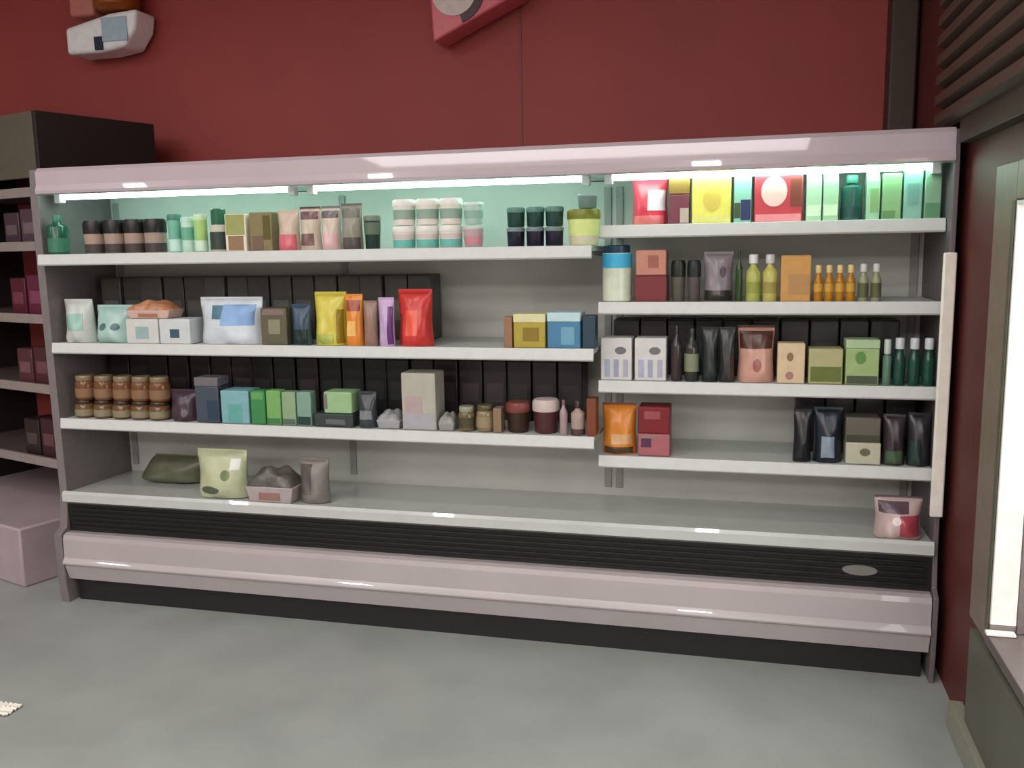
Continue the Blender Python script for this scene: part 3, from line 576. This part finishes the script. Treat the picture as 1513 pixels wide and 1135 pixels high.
# ---- added back rows, dark colour stands in for shade under the shelf above
def shade_row(row, x0, x1, h, rgbs, label, group, w=.112, seed=0):
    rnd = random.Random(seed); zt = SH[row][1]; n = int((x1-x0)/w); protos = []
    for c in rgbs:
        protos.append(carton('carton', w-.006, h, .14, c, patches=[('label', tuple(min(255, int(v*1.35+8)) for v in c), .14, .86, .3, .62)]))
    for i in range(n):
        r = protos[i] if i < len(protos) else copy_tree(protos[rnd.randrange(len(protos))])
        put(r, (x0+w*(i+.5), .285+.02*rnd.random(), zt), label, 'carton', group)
shade_row('L2', .05, 1.75, .285, [(76, 76, 70), (68, 67, 64)], 'added dim grey carton standing in for shade at back left of second shelf', 'cartons added as shade at the back of the second shelf', seed=1)
shade_row('L3', .05, 2.46, .262, [(34, 31, 32), (44, 36, 38), (28, 30, 28)], 'added black carton standing in for shade at back of the left third shelf', 'cartons added as shade at the back of the left third shelf', seed=2)
shade_row('R3', 2.53, 3.73, .225, [(40, 42, 40), (48, 42, 44), (32, 34, 34)], 'added black carton standing in for shade at back of the right third shelf', 'cartons added as shade at the back of the right third shelf', seed=3)
shade_row('R4', 3.27, 3.74, .228, [(22, 20, 24), (28, 24, 26)], 'added black carton standing in for shade at back right of fourth shelf', 'cartons added as shade at the back of the fourth shelf', seed=4)

# ------------------------------------------------------------------ shelving at far left
gd = empty('gondola_shelving', (-.245, .30, 0), math.radians(-18))
tag(gd, 'tall dark shelving unit left of the long grey case', 'shelving')
DKM = M((46, 36, 32), .6)
GH = 2.31
bx('side_panel', M((36, 28, 26), .6), gd, -.03, 0, 0, .66, .0, GH)
bx('side_panel', M((36, 28, 26), .6), gd, -1.23, -1.20, 0, .66, .0, GH)
bx('back_board', DKM, gd, -1.2, -.03, .63, .66, .0, GH)
bx('header_board', M((92, 86, 72), .6), gd, -1.2, -.031, .0, .03, 2.0, GH)
bx('top_board', DKM, gd, -1.2, -.03, .03, .63, GH-.03, GH)
GS = [1.945, 1.68, 1.315, .955, .565]
for i, z in enumerate(GS):
    bm = bmesh.new(); box(bm, -1.199, -.031, .04, .629, z-.02, z)
    s = finish('shelf', bm, M((90, 78, 74), .5), gd)
    bm = bmesh.new(); box(bm, -1.199, -.031, .02, .039, z-.035, z+.012)
    finish('price_rail', bm, M((150, 138, 134), .4), s, .002)
bm = bmesh.new(); box(bm, -1.2, -.031, -.26, .628, .0, .30)
finish('base_plinth', bm, M((172, 154, 158), .5, noise=.08, scale=4), gd, .01)
cols = [[(72, 54, 66), (82, 62, 72), (66, 50, 60)], [(104, 30, 60), (96, 30, 58), (84, 22, 40)], [(92, 40, 52), (76, 36, 42), (86, 46, 52)], [(50, 34, 36), (64, 30, 36), (42, 32, 30)]]
nms = ['upper', 'second', 'third', 'lowest']
for i, z in enumerate(GS[1:]):
    for k in range(3):
        w, h = .135, [.19, .22, .21, .22][i]-.015*k
        r = carton('carton', w, h, .14, cols[i][k], patches=[('label', tuple(min(255, v+34) for v in cols[i][k]), .15, .85, .3, .62)])
        lx, ly = -.11-.155*k, .07
        ca, sa = math.cos(math.radians(-18)), math.sin(math.radians(-18))
        put(r, (gd.location.x+ca*lx-sa*ly, gd.location.y+sa*lx+ca*ly, z+.001), f'{["mauve","maroon","dusty red","dark brown"][i]} carton, {["rightmost","middle","leftmost"][k]} of three on the {nms[i]} stocked shelf of the dark shelving', 'carton', 'cartons on the dark shelving', math.radians(-18))

# ------------------------------------------------------------------ signs on the red wall, scrap on the floor
s1 = empty('wall_sign', (-.37, YB, 2.85)); tag(s1, 'white and orange boxy sign on the red wall above the left end', 'sign')
bm = bmesh.new()
pr = [(-.24, -.13), (-.02, -.13), (.13, -.11), (.20, -.02), (.22, .08), (.05, .07), (-.24, .01)]
a = [bm.verts.new((x, -.20, z)) for x, z in pr]; b = [bm.verts.new((x, -.02, z)) for x, z in pr]
bm.faces.new(a); bm.faces.new(b)
for i in range(7): bm.faces.new((a[i], a[(i+1) % 7], b[(i+1) % 7], b[i]))
body = finish('sign_body', bm, M((250, 248, 250), .35), s1, .02, 3)
bm = bmesh.new(); box(bm, .0, .16, -.208, -.199, -.08, .045); tag(finish('panel', bm, M((176, 198, 212), .35), s1, .003), 'pale blue panel')
bm = bmesh.new(); box(bm, -.05, .0, -.212, -.199, -.12, -.05); finish('dark_mark', bm, M((24, 28, 60), .4), s1, .003)
bm = bmesh.new(); lathe(bm, [(.09, .085), (.12, .11), (.12, .26), (.08, .32), (.02, .33)], 28, .06, -.14); finish('orange_top', bm, M((150, 74, 16), .4), s1)
bm = bmesh.new(); box(bm, -.23, -.07, -.17, -.03, .075, .26); finish('pink_block', bm, M((196, 120, 108), .45), s1, .02, 3)
bm = bmesh.new(); box(bm, -.1, .1, -.02, -.001, -.1, .1); finish('wall_bracket', bm, BLACK, s1)

q = at(640, 62, 1, YB-.2)
s2 = empty('wall_sign', (q.x+.2, YB, q.z+.2)); tag(s2, 'tilted red sign box with white disc on the red wall', 'sign')
bm = bmesh.new()
pr = [(-.2, -.2), (.25, 0), (.25, .42), (-.225, .36)]
a = [bm.verts.new((x, -.20, z)) for x, z in pr]; b = [bm.verts.new((x, -.02, z)) for x, z in pr]
bm.faces.new(a); bm.faces.new(b)
for i in range(4): bm.faces.new((a[i], a[(i+1) % 4], b[(i+1) % 4], b[i]))
finish('sign_body', bm, M((220, 108, 116), .4), s2, .01)
for nm, cx, cz, rad, c in (('white_disc', -.085, .03, .115, (216, 200, 194)), ('pink_disc', .15, .045, .075, (240, 176, 196))):
    bm = bmesh.new()
    a = [bm.verts.new((cx+rad*math.cos(t), -.207, cz+rad*math.sin(t))) for t in [2*math.pi*i/32 for i in range(32)]]
    b = [bm.verts.new((v.co.x, -.199, v.co.z)) for v in a]; bm.faces.new(a); bm.faces.new(b)
    for i in range(32): bm.faces.new((a[i], a[(i+1) % 32], b[(i+1) % 32], b[i]))
    finish(nm, bm, M(c, .4), s2)
bm = bmesh.new(); n = 12
F_ = [[bm.verts.new((-.085+rr*math.cos(t), y, .03+rr*math.sin(t))) for t in [math.radians(-75+i*125/n) for i in range(n+1)]] for rr in (.118, .155) for y in (-.208, -.199)]
for i in range(n):
    for A, B in ((0, 2), (1, 3), (0, 1), (2, 3)): bm.faces.new((F_[A][i], F_[A][i+1], F_[B][i+1], F_[B][i]))
for k in (0, n): bm.faces.new((F_[0][k], F_[2][k], F_[3][k], F_[1][k]))
finish('dark_arc', bm, M((60, 22, 32), .4), s2)
bm = bmesh.new(); box(bm, -.1, .1, -.02, -.001, -.05, .1); finish('wall_bracket', bm, BLACK, s2)

p = at(3, 1046, 2, .012)
bm = bmesh.new(); n = 10; rnd = random.Random(3); G = {}
for q in (0, 1):
    for i in range(n+1):
        for j in range(n+1):
            z = .002+.012*abs(math.sin(i*1.7+j*.6))*abs(math.cos(j*1.3))
            G[q, i, j] = bm.verts.new(((i/n-.5)*.10, (j/n-.5)*.08, z+.0015*q))
    for i in range(n):
        for j in range(n): bm.faces.new((G[q,i,j], G[q,i+1,j], G[q,i+1,j+1], G[q,i,j+1]))
for i in range(n):
    for k in (0, n):
        bm.faces.new((G[0,i,k], G[0,i+1,k], G[1,i+1,k], G[1,i,k])); bm.faces.new((G[0,k,i], G[0,k,i+1], G[1,k,i+1], G[1,k,i]))
ps = finish('paper_scrap', bm, M((226, 220, 208), .7)); ps.location = (p.x, p.y, 0)
tag(ps, 'small crumpled white paper scrap on the grey floor at left', 'scrap')

for o in bpy.data.objects:
    if '_h' in o: del o['_h']

# ------------------------------------------------------------------ light
def lamp(name, loc, sx, sy, power, color, rot=(0, 0, 0)):
    l = bpy.data.lights.new(name, 'AREA'); l.shape = 'RECTANGLE'; l.size = sx; l.size_y = sy; l.energy = power; l.color = color
    o = bpy.data.objects.new(name, l); COL.objects.link(o); o.location = loc; o.rotation_euler = rot
    return o
WARM = (1.0, .965, .95)
for x in (-1.0, .8, 2.83): lamp('ceiling_or_fill_light', (x, -1.5, 3.40), .16, .16, 9, WARM)
for x in (-3.15, -.47, 2.7): lamp('ceiling_or_fill_light', (x, -3.3, 3.40), .28, .28, 22, WARM)
lamp('ceiling_or_fill_light', (.6, -2.6, 3.42), 4.5, 1.2, 30, WARM)  # added broad fill for soft overall light, no real fixture
lamp('ceiling_or_fill_light', (1.0, -5.0, 3.42), 5.5, 1.2, 130, WARM)  # added frontal fill behind the camera, lifts the case interior
lamp('ceiling_or_fill_light', (1.0, -7.6, 3.42), 5.5, 1.4, 300, WARM)  # added strong low-angle fill, reaches the backs of the shelves
w = bpy.data.worlds.new('sky'); SC.world = w; w.use_nodes = True
w.node_tree.nodes['Background'].inputs[0].default_value = (1, .99, .95, 1); w.node_tree.nodes['Background'].inputs[1].default_value = 4.0

# ------------------------------------------------------------------ camera
cd = bpy.data.cameras.new('camera'); co = bpy.data.objects.new('camera', cd); COL.objects.link(co)
mw = Matrix((RT, UP, -FW)).transposed().to_4x4(); mw.translation = CAM; co.matrix_world = mw
cd.sensor_fit = 'HORIZONTAL'; cd.sensor_width = 36; cd.lens = F/1513*36; cd.clip_start = .05
SC.camera = co
SC.view_settings.view_transform = 'Standard'; SC.view_settings.look = 'None'; SC.view_settings.exposure = 0; SC.view_settings.gamma = 1
